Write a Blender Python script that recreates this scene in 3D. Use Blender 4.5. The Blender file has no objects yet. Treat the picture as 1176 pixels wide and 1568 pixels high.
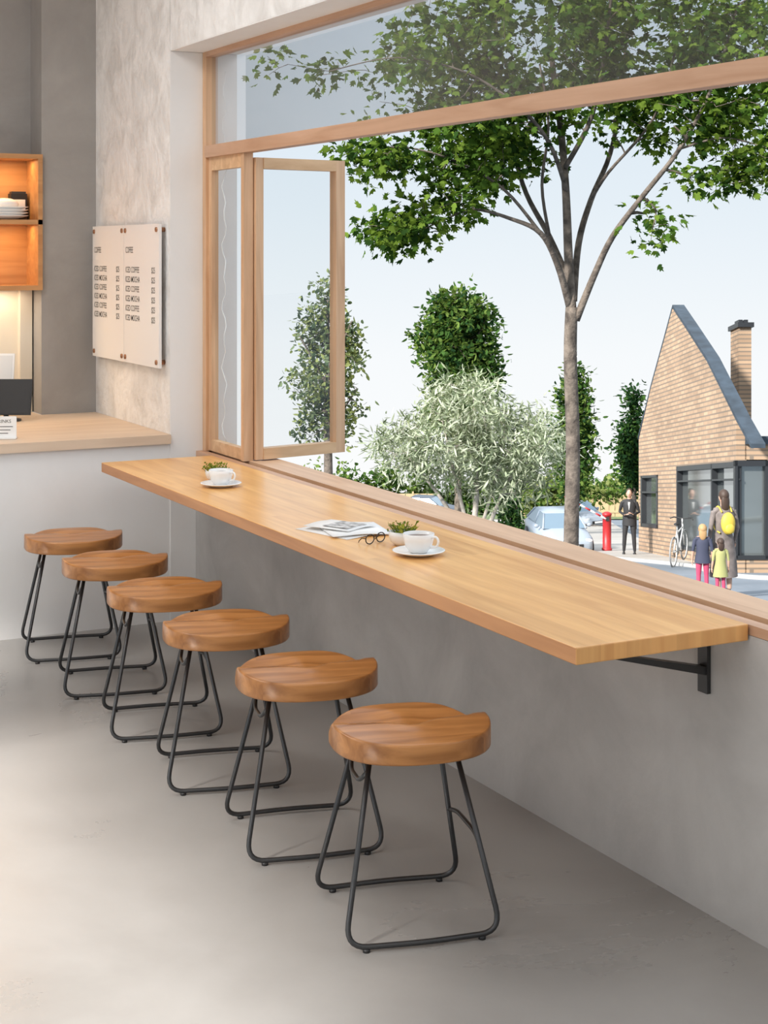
import bpy, math, random
from mathutils import Vector, Matrix
import numpy as np
random.seed(7)
rnd=random.random
def ru(a,b): return a+(b-a)*random.random()
scene=bpy.context.scene
try:
    scene.view_settings.view_transform='Standard'
except Exception: pass
S_,C_=0.4617,0.8870
def site(R,Z): return (R*C_+Z*S_, -R*S_+Z*C_)
def gz(x,y): return min(-0.45,-0.09-0.153*(x*S_+y*C_))

# ------------------------------------------------------------------ materials
def new_mat(name):
    m=bpy.data.materials.new(name); m.use_nodes=True
    nt=m.node_tree; b=nt.nodes['Principled BSDF']
    return m,nt,b
def plain(name,col,rough=0.5,metal=0.0,emit=None,var=0.0,vscale=8):
    m,nt,b=new_mat(name)
    b.inputs['Base Color'].default_value=(*col,1)
    b.inputs['Roughness'].default_value=rough
    b.inputs['Metallic'].default_value=metal
    if var>0:
        tc=nt.nodes.new('ShaderNodeTexCoord'); n=nt.nodes.new('ShaderNodeTexNoise')
        n.inputs['Scale'].default_value=vscale
        r=nt.nodes.new('ShaderNodeValToRGB')
        r.color_ramp.elements[0].position=.3; r.color_ramp.elements[1].position=.7
        r.color_ramp.elements[0].color=(*[c*(1-var) for c in col],1)
        r.color_ramp.elements[1].color=(*[min(1,c*(1+var)) for c in col],1)
        nt.links.new(tc.outputs['Object'],n.inputs['Vector'])
        nt.links.new(n.outputs['Fac'],r.inputs['Fac']); nt.links.new(r.outputs['Color'],b.inputs['Base Color'])
    if emit:
        b.inputs['Emission Color'].default_value=(*emit[0],1); b.inputs['Emission Strength'].default_value=emit[1]
    return m
def concrete(name,c1,c2,scale=1.6,rough=.6,bump=.1,fine=14,rr=None,detail=8,lo=.32,hi=.68,dist=.5):
    m,nt,b=new_mat(name); L=nt.links.new
    tc=nt.nodes.new('ShaderNodeTexCoord')
    n=nt.nodes.new('ShaderNodeTexNoise'); n.inputs['Scale'].default_value=scale; n.inputs['Detail'].default_value=detail; n.inputs['Roughness'].default_value=.62; n.inputs['Distortion'].default_value=dist
    n2=nt.nodes.new('ShaderNodeTexNoise'); n2.inputs['Scale'].default_value=fine; n2.inputs['Detail'].default_value=6
    L(tc.outputs['Object'],n.inputs['Vector']); L(tc.outputs['Object'],n2.inputs['Vector'])
    r=nt.nodes.new('ShaderNodeValToRGB'); r.color_ramp.elements[0].position=lo; r.color_ramp.elements[1].position=hi
    r.color_ramp.elements[0].color=(*c1,1); r.color_ramp.elements[1].color=(*c2,1)
    L(n.outputs['Fac'],r.inputs['Fac']); L(r.outputs['Color'],b.inputs['Base Color'])
    mx=nt.nodes.new('ShaderNodeMath'); mx.operation='ADD'; L(n.outputs['Fac'],mx.inputs[0]); L(n2.outputs['Fac'],mx.inputs[1])
    bp=nt.nodes.new('ShaderNodeBump'); bp.inputs['Strength'].default_value=bump; bp.inputs['Distance'].default_value=.02
    L(mx.outputs[0],bp.inputs['Height']); L(bp.outputs['Normal'],b.inputs['Normal'])
    b.inputs['Roughness'].default_value=rough
    if rr:
        mr=nt.nodes.new('ShaderNodeMapRange'); mr.inputs['To Min'].default_value=rr[0]; mr.inputs['To Max'].default_value=rr[1]
        mr.inputs['From Min'].default_value=.3; mr.inputs['From Max'].default_value=.7
        L(n.outputs['Fac'],mr.inputs['Value']); L(mr.outputs[0],b.inputs['Roughness'])
    return m
def wood(name,c1,c2,axis='y',plank=0.0,paxis='x',rough=.4,gs=1.0,pv=(.94,1.05),blen=1.8):
    m,nt,b=new_mat(name); L=nt.links.new
    tc=nt.nodes.new('ShaderNodeTexCoord'); mp=nt.nodes.new('ShaderNodeMapping')
    sc={'x':(1.6,20,20),'y':(20,1.6,20),'z':(20,20,1.6)}[axis]
    mp.inputs['Scale'].default_value=tuple(v*gs for v in sc)
    L(tc.outputs['Object'],mp.inputs['Vector'])
    n=nt.nodes.new('ShaderNodeTexNoise'); n.inputs['Scale'].default_value=1.0; n.inputs['Detail'].default_value=6; n.inputs['Distortion'].default_value=.8
    vec=mp.outputs['Vector']
    if plank>0:
        sp=nt.nodes.new('ShaderNodeSeparateXYZ'); L(tc.outputs['Object'],sp.inputs[0])
        dv=nt.nodes.new('ShaderNodeMath'); dv.operation='DIVIDE'; dv.inputs[1].default_value=plank
        L(sp.outputs[paxis.upper()],dv.inputs[0])
        fl=nt.nodes.new('ShaderNodeMath'); fl.operation='FLOOR'; L(dv.outputs[0],fl.inputs[0])
        wn0=nt.nodes.new('ShaderNodeTexWhiteNoise'); wn0.noise_dimensions='1D'; L(fl.outputs[0],wn0.inputs['W'])
        md=nt.nodes.new('ShaderNodeMath'); md.operation='MULTIPLY_ADD'; md.inputs[1].default_value=1/blen
        L(sp.outputs[axis.upper()],md.inputs[0]); 
        m3=nt.nodes.new('ShaderNodeMath'); m3.operation='MULTIPLY'; m3.inputs[1].default_value=7.0; L(wn0.outputs['Value'],m3.inputs[0])
        L(m3.outputs[0],md.inputs[2])
        f2=nt.nodes.new('ShaderNodeMath'); f2.operation='FLOOR'; L(md.outputs[0],f2.inputs[0])
        cb=nt.nodes.new('ShaderNodeCombineXYZ'); L(fl.outputs[0],cb.inputs[0]); L(f2.outputs[0],cb.inputs[1])
        wn=nt.nodes.new('ShaderNodeTexWhiteNoise'); wn.noise_dimensions='3D'; L(cb.outputs[0],wn.inputs['Vector'])
        va=nt.nodes.new('ShaderNodeVectorMath'); va.operation='MULTIPLY_ADD'; va.inputs[1].default_value=(9,9,9)
        L(wn.outputs['Color'],va.inputs[0]); L(mp.outputs['Vector'],va.inputs[2]); vec=va.outputs[0]
    L(vec,n.inputs['Vector'])
    r=nt.nodes.new('ShaderNodeValToRGB'); r.color_ramp.elements[0].position=.3; r.color_ramp.elements[1].position=.68
    r.color_ramp.elements[0].color=(*c1,1); r.color_ramp.elements[1].color=(*c2,1)
    L(n.outputs['Fac'],r.inputs['Fac']); out=r.outputs['Color']
    if plank>0:
        hsv=nt.nodes.new('ShaderNodeHueSaturation')
        mr=nt.nodes.new('ShaderNodeMapRange'); mr.inputs['To Min'].default_value=pv[0]; mr.inputs['To Max'].default_value=pv[1]
        L(wn.outputs['Value'],mr.inputs['Value']); L(mr.outputs[0],hsv.inputs['Value']); L(out,hsv.inputs['Color']); out=hsv.outputs['Color']
    L(out,b.inputs['Base Color']); b.inputs['Roughness'].default_value=rough
    return m
def leafmat(name,col,trans=.35):
    m=bpy.data.materials.new(name); m.use_nodes=True; nt=m.node_tree; nt.nodes.clear(); L=nt.links.new
    o=nt.nodes.new('ShaderNodeOutputMaterial'); d=nt.nodes.new('ShaderNodeBsdfDiffuse'); t=nt.nodes.new('ShaderNodeBsdfTranslucent'); mx=nt.nodes.new('ShaderNodeMixShader')
    tc=nt.nodes.new('ShaderNodeTexCoord'); n=nt.nodes.new('ShaderNodeTexNoise'); n.inputs['Scale'].default_value=1.5
    r=nt.nodes.new('ShaderNodeValToRGB'); r.color_ramp.elements[0].position=.35; r.color_ramp.elements[1].position=.65
    r.color_ramp.elements[0].color=(*[c*.7 for c in col],1); r.color_ramp.elements[1].color=(*[min(1,c*1.3) for c in col],1)
    L(tc.outputs['Object'],n.inputs['Vector']); L(n.outputs['Fac'],r.inputs['Fac'])
    L(r.outputs['Color'],d.inputs['Color']); 
    t.inputs['Color'].default_value=(min(1,col[0]*1.5),min(1,col[1]*1.5),col[2]*.9,1)
    mx.inputs[0].default_value=trans; L(d.outputs[0],mx.inputs[1]); L(t.outputs[0],mx.inputs[2]); L(mx.outputs[0],o.inputs[0])
    return m
def glassmat(name,base=.04,gain=.6,tint=(.97,.985,.985)):
    m=bpy.data.materials.new(name); m.use_nodes=True; nt=m.node_tree; nt.nodes.clear(); L=nt.links.new
    o=nt.nodes.new('ShaderNodeOutputMaterial'); t=nt.nodes.new('ShaderNodeBsdfTransparent'); g=nt.nodes.new('ShaderNodeBsdfGlossy'); mx=nt.nodes.new('ShaderNodeMixShader')
    g.inputs['Roughness'].default_value=0.0; t.inputs['Color'].default_value=(*tint,1)
    lw=nt.nodes.new('ShaderNodeLayerWeight'); lw.inputs['Blend'].default_value=.5
    p=nt.nodes.new('ShaderNodeMath'); p.operation='POWER'; p.inputs[1].default_value=4; L(lw.outputs['Facing'],p.inputs[0])
    a=nt.nodes.new('ShaderNodeMath'); a.operation='MULTIPLY_ADD'; a.inputs[1].default_value=gain; a.inputs[2].default_value=base; L(p.outputs[0],a.inputs[0])
    L(a.outputs[0],mx.inputs[0]); L(t.outputs[0],mx.inputs[1]); L(g.outputs[0],mx.inputs[2]); L(mx.outputs[0],o.inputs[0])
    return m
def brickmat(name,c1,c2,mort):
    m,nt,b=new_mat(name); L=nt.links.new
    tc=nt.nodes.new('ShaderNodeTexCoord'); sp=nt.nodes.new('ShaderNodeSeparateXYZ'); cb=nt.nodes.new('ShaderNodeCombineXYZ'); ad=nt.nodes.new('ShaderNodeMath')
    L(tc.outputs['Object'],sp.inputs[0])
    L(sp.outputs['X'],ad.inputs[0]); L(sp.outputs['Y'],ad.inputs[1]); L(ad.outputs[0],cb.inputs[0])
    a1=nt.nodes.new('ShaderNodeMath'); a1.operation='MULTIPLY_ADD'; a1.inputs[1].default_value=.153*S_; L(sp.outputs['X'],a1.inputs[0]); L(sp.outputs['Z'],a1.inputs[2])
    a2=nt.nodes.new('ShaderNodeMath'); a2.operation='MULTIPLY_ADD'; a2.inputs[1].default_value=.153*C_; L(sp.outputs['Y'],a2.inputs[0]); L(a1.outputs[0],a2.inputs[2])
    L(a2.outputs[0],cb.inputs[1])
    br=nt.nodes.new('ShaderNodeTexBrick'); br.inputs['Scale'].default_value=1.0
    br.inputs['Brick Width'].default_value=.6; br.inputs['Row Height'].default_value=.11; br.inputs['Mortar Size'].default_value=.020; br.inputs['Bias'].default_value=-.1
    br.inputs['Color1'].default_value=(*c1,1); br.inputs['Color2'].default_value=(*c2,1); br.inputs['Mortar'].default_value=(*mort,1)
    n=nt.nodes.new('ShaderNodeTexNoise'); n.inputs['Scale'].default_value=.6; n.inputs['Detail'].default_value=3; L(tc.outputs['Object'],n.inputs['Vector'])
    hs=nt.nodes.new('ShaderNodeHueSaturation'); mr=nt.nodes.new('ShaderNodeMapRange'); mr.inputs['From Min'].default_value=.3; mr.inputs['From Max'].default_value=.7; mr.inputs['To Min'].default_value=.82; mr.inputs['To Max'].default_value=1.12
    L(n.outputs['Fac'],mr.inputs['Value']); L(mr.outputs[0],hs.inputs['Value'])
    L(cb.outputs[0],br.inputs['Vector']); L(br.outputs['Color'],hs.inputs['Color']); L(hs.outputs['Color'],b.inputs['Base Color']); b.inputs['Roughness'].default_value=.85
    return m

M={}
M['plaster']=concrete('plaster_white',(.82,.812,.80),(.89,.884,.875),1.2,.7,.04)
M['plaster_tex']=concrete('plaster_trowelled',(.71,.695,.675),(.88,.872,.858),5.5,.65,.5,24,lo=.34,hi=.6,dist=1.0)
M['low']=concrete('concrete_low_wall',(.37,.352,.335),(.52,.50,.478),2.2,.6,.12,lo=.30,hi=.70)
M['conc_dark']=concrete('concrete_dark',(.29,.275,.26),(.41,.395,.38),1.5,.6,.12)
M['floor']=concrete('floor_concrete',(.275,.262,.248),(.365,.352,.336),1.1,.3,.006,9,rr=(.25,.38),lo=.28,hi=.72,dist=.4)
M['ceil']=plain('ceiling_paint',(.85,.85,.85),.8)
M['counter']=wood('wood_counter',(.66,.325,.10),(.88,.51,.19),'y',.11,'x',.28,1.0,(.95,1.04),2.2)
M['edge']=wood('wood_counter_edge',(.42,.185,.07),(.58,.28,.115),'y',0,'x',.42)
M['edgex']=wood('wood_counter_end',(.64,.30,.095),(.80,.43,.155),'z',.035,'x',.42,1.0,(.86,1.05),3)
M['seat']=wood('wood_seat',(.29,.11,.030),(.55,.245,.080),'x',.13,'y',.28,1.25,(.9,1.06),3)
M['frame']=wood('wood_frame',(.52,.30,.165),(.74,.48,.29),'z',0,'x',.5)
M['frame_y']=wood('wood_frame_horizontal',(.48,.275,.165),(.62,.39,.26),'y',0,'x',.5)
M['frame_l']=wood('wood_sill_light',(.56,.34,.20),(.70,.46,.29),'y',0,'x',.45)
M['frame_dark']=wood('wood_frame_groove',(.14,.07,.035),(.22,.12,.06),'y',0,'x',.6)
M['frame_x']=wood('wood_frame_cross',(.60,.36,.19),(.78,.52,.30),'x',0,'x',.5)
M['shelf']=wood('wood_shelf',(.64,.48,.35),(.76,.60,.45),'x',0,'x',.5)
M['cab']=wood('wood_cabinet',(.42,.20,.075),(.58,.31,.13),'x',0,'x',.5)
M['metal']=plain('metal_dark',(.065,.066,.068),.38,.7)
M['black']=plain('black_rubber',(.015,.015,.016),.5)
M['white']=plain('white_ceramic',(.88,.88,.87),.18)
M['paper']=plain('paper_white',(.85,.85,.84),.7)
M['boardm']=plain('menu_board_acrylic',(.86,.84,.82),.45)
M['ink']=plain('ink_dark',(.08,.075,.07),.7)
M['bronze']=plain('bronze_fixing',(.35,.17,.09),.4,.6)
M['glass']=glassmat('window_glass',.07,.9,(.93,.95,.955))
M['glass_up']=glassmat('window_glass_transom',.24,1.7,(.90,.92,.935))
M['brick']=brickmat('brick_tan',(.43,.295,.19),(.31,.205,.13),(.20,.155,.115))
M['roof']=plain('roof_slate',(.03,.045,.062),.8,var=.3,vscale=3)
M['blackframe']=plain('window_frame_black',(.02,.022,.025),.4)
M['houseglass']=plain('house_window_glass',(.26,.29,.29),.06,.7)
M['bark']=concrete('bark',(.045,.035,.028),(.19,.155,.125),9,.9,.6,30)
M['bark_pale']=concrete('bark_pale',(.27,.23,.19),(.47,.43,.38),9,.9,.4,30)
M['leafA']=leafmat('leaf_green',(.055,.108,.018)); M['leafB']=leafmat('leaf_light_green',(.115,.178,.028)); M['leafC']=leafmat('leaf_dark_green',(.022,.050,.012))
M['olA']=leafmat('olive_leaf_pale',(.42,.45,.35),.25); M['olB']=leafmat('olive_leaf_mid',(.27,.31,.21),.25); M['olC']=leafmat('olive_leaf_dark',(.12,.15,.09),.25)
M['cyA']=leafmat('foliage_mid',(.05,.105,.026)); M['cyB']=leafmat('foliage_light',(.12,.18,.042)); M['cyC']=leafmat('foliage_dark',(.018,.048,.018))
M['grA']=leafmat('foliage_grey_green',(.12,.155,.085)); M['grB']=leafmat('foliage_yellow',(.21,.24,.09)); M['grC']=leafmat('foliage_grey_dark',(.045,.07,.04))

# ------------------------------------------------------------------ mesh builder
class MB:
    def __init__(s): s.v=[]; s.f=[]; s.m=[]; s.sm=[]; s.mats=[]
    def mi(s,k):
        if k not in s.mats: s.mats.append(k)
        return s.mats.index(k)
    def add(s,vs,fs,k,smooth=False,T=None):
        o=len(s.v); i=s.mi(k)
        if T is not None: vs=[T@Vector(v) for v in vs]
        s.v.extend([tuple(v) for v in vs])
        for f in fs: s.f.append(tuple(o+a for a in f)); s.m.append(i); s.sm.append(smooth)
    def box(s,x0,x1,y0,y1,z0,z1,k,T=None):
        vs=[(x,y,z) for z in (z0,z1) for y in (y0,y1) for x in (x0,x1)]
        s.add(vs,[(0,2,3,1),(4,5,7,6),(0,1,5,4),(2,6,7,3),(0,4,6,2),(1,3,7,5)],k,False,T)
    def tube(s,pts,rad,k,seg=8,closed=False,T=None,cap=True):
        P=[Vector(p) for p in pts]; n=len(P)
        if not hasattr(rad,'__len__'): rad=[rad]*n
        vs=[];fs=[]; nrm=None
        for i in range(n):
            if closed: t=(P[(i+1)%n]-P[i-1])
            else: t=(P[min(i+1,n-1)]-P[max(i-1,0)])
            if t.length<1e-9: t=Vector((0,0,1))
            t.normalize()
            if nrm is None:
                a=Vector((0,0,1)) if abs(t.z)<.9 else Vector((1,0,0)); nrm=t.cross(a).normalized()
            nrm=(nrm-t*nrm.dot(t)); nrm.normalize(); bn=t.cross(nrm)
            for j in range(seg):
                an=2*math.pi*j/seg; vs.append(P[i]+(nrm*math.cos(an)+bn*math.sin(an))*rad[i])
        for i in range(n if closed else n-1):
            a=i*seg; b=((i+1)%n)*seg
            for j in range(seg):
                fs.append((a+j,a+(j+1)%seg,b+(j+1)%seg,b+j))
        if cap and not closed:
            fs.append(tuple(range(seg-1,-1,-1))); fs.append(tuple((n-1)*seg+j for j in range(seg)))
        s.add(vs,fs,k,True,T)
    def lathe(s,prof,c,k,seg=28,sx=1,sy=1,T=None):
        vs=[];fs=[]
        for r,z in prof:
            for j in range(seg):
                an=2*math.pi*j/seg; vs.append((c[0]+r*sx*math.cos(an),c[1]+r*sy*math.sin(an),c[2]+z))
        n=len(prof)
        for i in range(n-1):
            for j in range(seg): fs.append((i*seg+j,i*seg+(j+1)%seg,(i+1)*seg+(j+1)%seg,(i+1)*seg+j))
        s.add(vs,fs,k,True,T)
    def ell(s,c,r,k,T=None,seg=16,rings=10):
        prof=[(max(1e-4,math.sin(math.pi*i/rings)),-math.cos(math.pi*i/rings)) for i in range(rings+1)]
        vs=[];fs=[]
        for a,z in prof:
            for j in range(seg):
                an=2*math.pi*j/seg; vs.append((c[0]+a*r[0]*math.cos(an),c[1]+a*r[1]*math.sin(an),c[2]+z*r[2]))
        for i in range(rings):
            for j in range(seg): fs.append((i*seg+j,i*seg+(j+1)%seg,(i+1)*seg+(j+1)%seg,(i+1)*seg+j))
        s.add(vs,fs,k,True,T)
    def build(s,name,bevel=0,parent=None,loc=None,rot=None):
        me=bpy.data.meshes.new(name); me.from_pydata(s.v,[],s.f)
        for k in s.mats: me.materials.append(M[k])
        me.polygons.foreach_set('material_index',s.m); me.polygons.foreach_set('use_smooth',s.sm); me.update()
        ob=bpy.data.objects.new(name,me); scene.collection.objects.link(ob)
        if bevel:
            b=ob.modifiers.new('bevel','BEVEL'); b.width=bevel; b.segments=3; b.limit_method='ANGLE'
        if parent: ob.parent=parent
        if loc: ob.location=loc
        if rot: ob.rotation_euler=rot
        return ob
def smooth_pts(pts,n=6,closed=False):
    P=[Vector(p) for p in pts]; out=[]; N=len(P)
    rng=range(N) if closed else range(N-1)
    for i in rng:
        p0=P[(i-1)%N] if closed or i>0 else P[0]; p1=P[i]; p2=P[(i+1)%N]; p3=P[(i+2)%N] if closed or i+2<N else P[-1]
        for j in range(n):
            t=j/n
            out.append(.5*((2*p1)+(-p0+p2)*t+(2*p0-5*p1+4*p2-p3)*t*t+(-p0+3*p1-3*p2+p3)*t**3))
    if not closed: out.append(P[-1])
    return out
def fillet(pts,r,n=5):
    P=[Vector(p) for p in pts]; out=[P[0]]
    for i in range(1,len(P)-1):
        a=(P[i-1]-P[i]); b=(P[i+1]-P[i]); d=min(r,a.length*.45,b.length*.45)
        A=P[i]+a.normalized()*d; B=P[i]+b.normalized()*d
        for j in range(n+1):
            t=j/n; out.append(A*(1-t)**2+P[i]*2*t*(1-t)+B*t*t)
    out.append(P[-1]); return out

# ------------------------------------------------------------------ room shell
XL=-3.2; YB=-2.5; HC=3.25
XB=2.372; XW=2.49; XO=2.685; YW=6.58; ZS=2.49; YN=7.65; YD=7.85
def B(name,*a,k='plaster',bevel=0):
    m=MB(); m.box(*a,k); return m.build(name,bevel)
B('floor',XL-.2,XO,YB-.2,8.1,-.12,0,k='floor')
B('ceiling',XL-.2,XO+.1,YB-.2,8.1,HC,HC+.15,k='ceil')
m=MB(); m.box(XW,XO,0.6,YW-.006,0,.712,'low'); m.build('wall_window_low')
m=MB(); m.box(XB,XO,YB,YW-.006,ZS,HC,'plaster_tex'); m.box(XB,XO,YB,0.6,0,ZS,'plaster_tex'); m.build('wall_window_upper')
m=MB(); m.box(XB,XO,YW,8.05,.815,HC,'plaster_tex'); m.build('wall_pier')
m=MB(); m.box(XB+.001,XO,YW-.005,YW-.0005,0,ZS-.005,'plaster'); m.box(XB+.001,XO,0.6,YW-.006,ZS-.004,ZS-.0005,'plaster'); m.build('trim_window_reveal')
B('wall_far_half',XL,XO,YW,YW+.12,0,.775,k='plaster')
B('wall_far_base',XL,XO,YW+.12,8.05,0,.775,k='plaster')
m=MB(); m.box(XL,XB,YD,8.05,.815,HC,'conc_dark'); m.box(2.098,XB,YN,YD,.815,HC,'conc_dark'); m.build('wall_far_niche')
B('wall_back',XL,XO,YB-.2,YB,0,HC)
m=MB()
ops=[(-1.6,0.9),(1.2,3.75),(4.35,6.4)]
z0,z1=.35,3.15
m.box(XL-.12,XL,YB,8.05,0,z0,'plaster'); m.box(XL-.12,XL,YB,8.05,z1,HC,'plaster')
ys=[YB]+[v for o in ops for v in o]+[8.05]
for i in range(0,len(ys),2): m.box(XL-.12,XL,ys[i],ys[i+1],z0,z1,'plaster')
m.build('wall_left')
for o in ops:
    m=MB()
    for (a,b) in ((o[0],o[0]+.05),(o[1]-.05,o[1])): m.box(XL-.10,XL-.05,a,b,z0,z1,'frame')
    m.box(XL-.10,XL-.05,o[0],o[1],z0,z0+.05,'frame_y'); m.box(XL-.10,XL-.05,o[0],o[1],z1-.04,z1,'frame_y')
    m.build('window_left')

# ------------------------------------------------------------------ main window
m=MB()
FX0,FX1=2.522,2.568
m.box(FX0,FX1,YW-.045,YW-.006,.738,ZS-.004,'frame')
m.box(FX0,FX1,0.6,0.66,.738,ZS-.004,'frame')
m.box(FX0,FX1,.66,YW-.045,ZS-.026,ZS-.004,'frame_y')
m.box(FX0-.006,FX1,.66,YW-.045,2.022,2.074,'frame_y')
m.box(XW+.001,2.528,.6,YW-.006,.713,.737,'frame_y')
m.box(2.528,2.552,.6,YW-.006,.713,.722,'frame_dark')
m.box(2.552,2.60,.6,YW-.006,.713,.742,'frame_l')
m.box(2.60,2.606,.6,YW-.006,.713,.737,'frame_dark')
m.box(2.606,2.692,.6,YW-.006,.713,.740,'frame_l')
m.box(FX0+.004,FX1,6.112,6.142,.742,2.022,'frame')
m.box(2.535,2.566,YW-.082,YW-.045,.742,2.022,'frame'); m.box(2.535,2.566,6.142,YW-.082,1.965,2.022,'frame_x'); m.box(2.535,2.566,6.142,YW-.082,.742,.79,'frame_x')
m.add([(2.551,6.14,.78),(2.551,YW-.08,.78),(2.551,YW-.08,1.97),(2.551,6.14,1.97)],[(0,1,2,3)],'glass')
m.add([(2.55,.66,2.06),(2.55,YW-.045,2.06),(2.55,YW-.045,ZS-.02),(2.55,.66,ZS-.02)],[(0,1,2,3)],'glass_up')
m.build('window_1')
d=Vector((3.025-2.58,6.2-6.125,0)); w=d.length; ang=math.atan2(d.y,d.x)
T=Matrix.Translation((2.572,6.118,0))@Matrix.Rotation(ang,4,'Z')
m=MB(); sz0,sz1=.746,2.003; t=.046
m.box(0,t*.8,-.020,.020,sz0,sz1,'frame',T); m.box(w-t,w,-.024,.024,sz0,sz1,'frame',T)
m.box(t*.8,w-t,-.024,.024,sz0,sz0+t,'frame_x',T); m.box(t*.8,w-t,-.024,.024,sz1-t,sz1,'frame_x',T)
m.add([(t*.7,0,sz0+t*.9),(w-t*.9,0,sz0+t*.9),(w-t*.9,0,sz1-t*.9),(t*.7,0,sz1-t*.9)],[(0,1,2,3)],'glass',False,T)
m.build('casement_sash')
pts=[(2.505,6.50,2.40)]
for i in range(1,46):
    z=2.40-i*.036; pts.append((2.49+.008*math.sin(i*1.7),6.475+.014*math.sin(i*.9+1),z))
m=MB(); m.tube(pts,.003,'white',5); m.build('hanging_cable',loc=(.095,0,0))

# ------------------------------------------------------------------ counter bar
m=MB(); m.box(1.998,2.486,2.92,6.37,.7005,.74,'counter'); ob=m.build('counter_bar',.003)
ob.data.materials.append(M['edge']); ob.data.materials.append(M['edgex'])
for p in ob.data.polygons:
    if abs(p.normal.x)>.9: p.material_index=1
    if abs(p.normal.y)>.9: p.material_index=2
def bracket(y):
    m=MB()
    m.box(2.478,2.489,y-.018,y+.018,.54,.70,'metal')
    m.box(2.06,2.488,y-.018,y+.018,.692,.70,'metal')
    m.add([(2.10,y-.015,.692),(2.10,y+.015,.692),(2.10,y+.015,.684),(2.10,y-.015,.684),(2.48,y-.015,.605),(2.48,y+.015,.605),(2.48,y+.015,.585),(2.48,y-.015,.585)],
      [(0,1,2,3),(7,6,5,4),(0,4,5,1),(1,5,6,2),(2,6,7,3),(3,7,4,0)],'metal')
    return m.build('shelf_bracket')
for y in (3.08,4.6,6.0): bracket(y)

# ------------------------------------------------------------------ stools
def stool_mesh():
    m=MB(); N=72; R=26
    hw,hd=.195,.178
    def outline(an):
        c,s=math.cos(an),math.sin(an); e=2.35
        k=(abs(c/hw)**e+abs(s/hd)**e)**(-1/e)
        return k*c,k*s
    def ss(t): t=max(0,min(1,t)); return t*t*(3-2*t)
    def top(x,y):
        yn=y/hd; xn=x/hw
        crest=-.14+.18*xn*xn-.16*math.exp(-(xn/.22)**2)
        s=(yn-crest)
        if s>0: sc=ss(s/.17)*(1-.62*ss((s-.34)/.75))
        else: sc=0
        front=.010*ss(-s/.9)
        return .479-.035*sc-front-.004*math.exp(-(xn/.5)**2)*(1 if s<0 else 0)*ss(-s/.3)
    vs=[(0,0,top(0,0))];fs=[]
    for i in range(1,R+1):
        t=i/R
        for j in range(N):
            x,y=outline(2*math.pi*j/N)
            x*=t*.98;y*=t*.98
            vs.append((x,y,top(x,y)))
    def ring(sc,z,rel=False):
        o=len(vs)
        for j in range(N):
            x,y=outline(2*math.pi*j/N); vs.append((x*sc,y*sc,(top(x*.98,y*.98)+z) if rel else z))
        return o
    for j in range(N): fs.append((0,1+j,1+(j+1)%N))
    for i in range(R-1):
        a=1+i*N;b=a+N
        for j in range(N): fs.append((a+j,b+j,b+(j+1)%N,a+(j+1)%N))
    a=1+(R-1)*N
    for sc,z,rel in ((.995,-.0012,True),(1,-.005,True),(1,.423,False),(.985,.4185,False),(.9,.417,False)):
        b=ring(sc,z,rel)
        for j in range(N): fs.append((a+j,b+j,b+(j+1)%N,a+(j+1)%N))
        a=b
    c=len(vs); vs.append((0,0,.417))
    for j in range(N): fs.append((a+j,c,a+(j+1)%N))
    m.add(vs,fs,'seat',True)
    r=.0066; ox=-.012
    for sg in (-1,1):
        yb=.175*sg; yt=.075*sg
        loop=[(-.105+ox,yt,.42),(-.190+ox,yb,r+.005),(ox,yb+.012*sg,r+.005),(.190+ox,yb,r+.005),(.105+ox,yt,.42)]
        m.tube(fillet(loop,.055,7),r,'metal',10)
        for x in (-.14,.14): m.lathe([(.0001,0),(.009,0),(.009,.008),(.0001,.008)],(x+ox,yb+.003*sg,0),'black',10)
    def legpt(sx,sg,z):
        t=(.42-z)/(.42-.0116); return (sx*(.105+.085*t)+ox,sg*(.075+.1*t),z)
    a=legpt(-1,-1,.385);b=legpt(-1,1,.385)
    m.tube(fillet([a,(a[0]-.012,a[1]*.5,.35),(b[0]-.012,b[1]*.5,.35),b],.02,4),r*.85,'metal',8)
    a=legpt(1,-1,.20);b=legpt(1,1,.20)
    m.tube(fillet([a,(a[0]+.004,a[1]*.55,.215),(b[0]+.004,b[1]*.55,.215),b],.03,4),r*.85,'metal',8)
    m.box(-.13,.13,-.085,-.065,.411,.4175,'metal'); m.box(-.13,.13,.065,.085,.411,.4175,'metal')
    return m
sm=stool_mesh()
stool_pos=[(1.845,3.41,-13),(1.84,4.0,-12),(1.842,4.60,-14),(1.845,5.17,-13),(1.85,5.73,-13),(1.855,6.285,-12)]
first=None
for i,(x,y,a) in enumerate(stool_pos):
    if first is None:
        first=sm.build('bar_stool',loc=(x,y,0),rot=(0,0,math.radians(a)))
    else:
        ob=bpy.data.objects.new('bar_stool',first.data); scene.collection.objects.link(ob); ob.location=(x,y,0); ob.rotation_euler=(0,0,math.radians(a))

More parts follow.
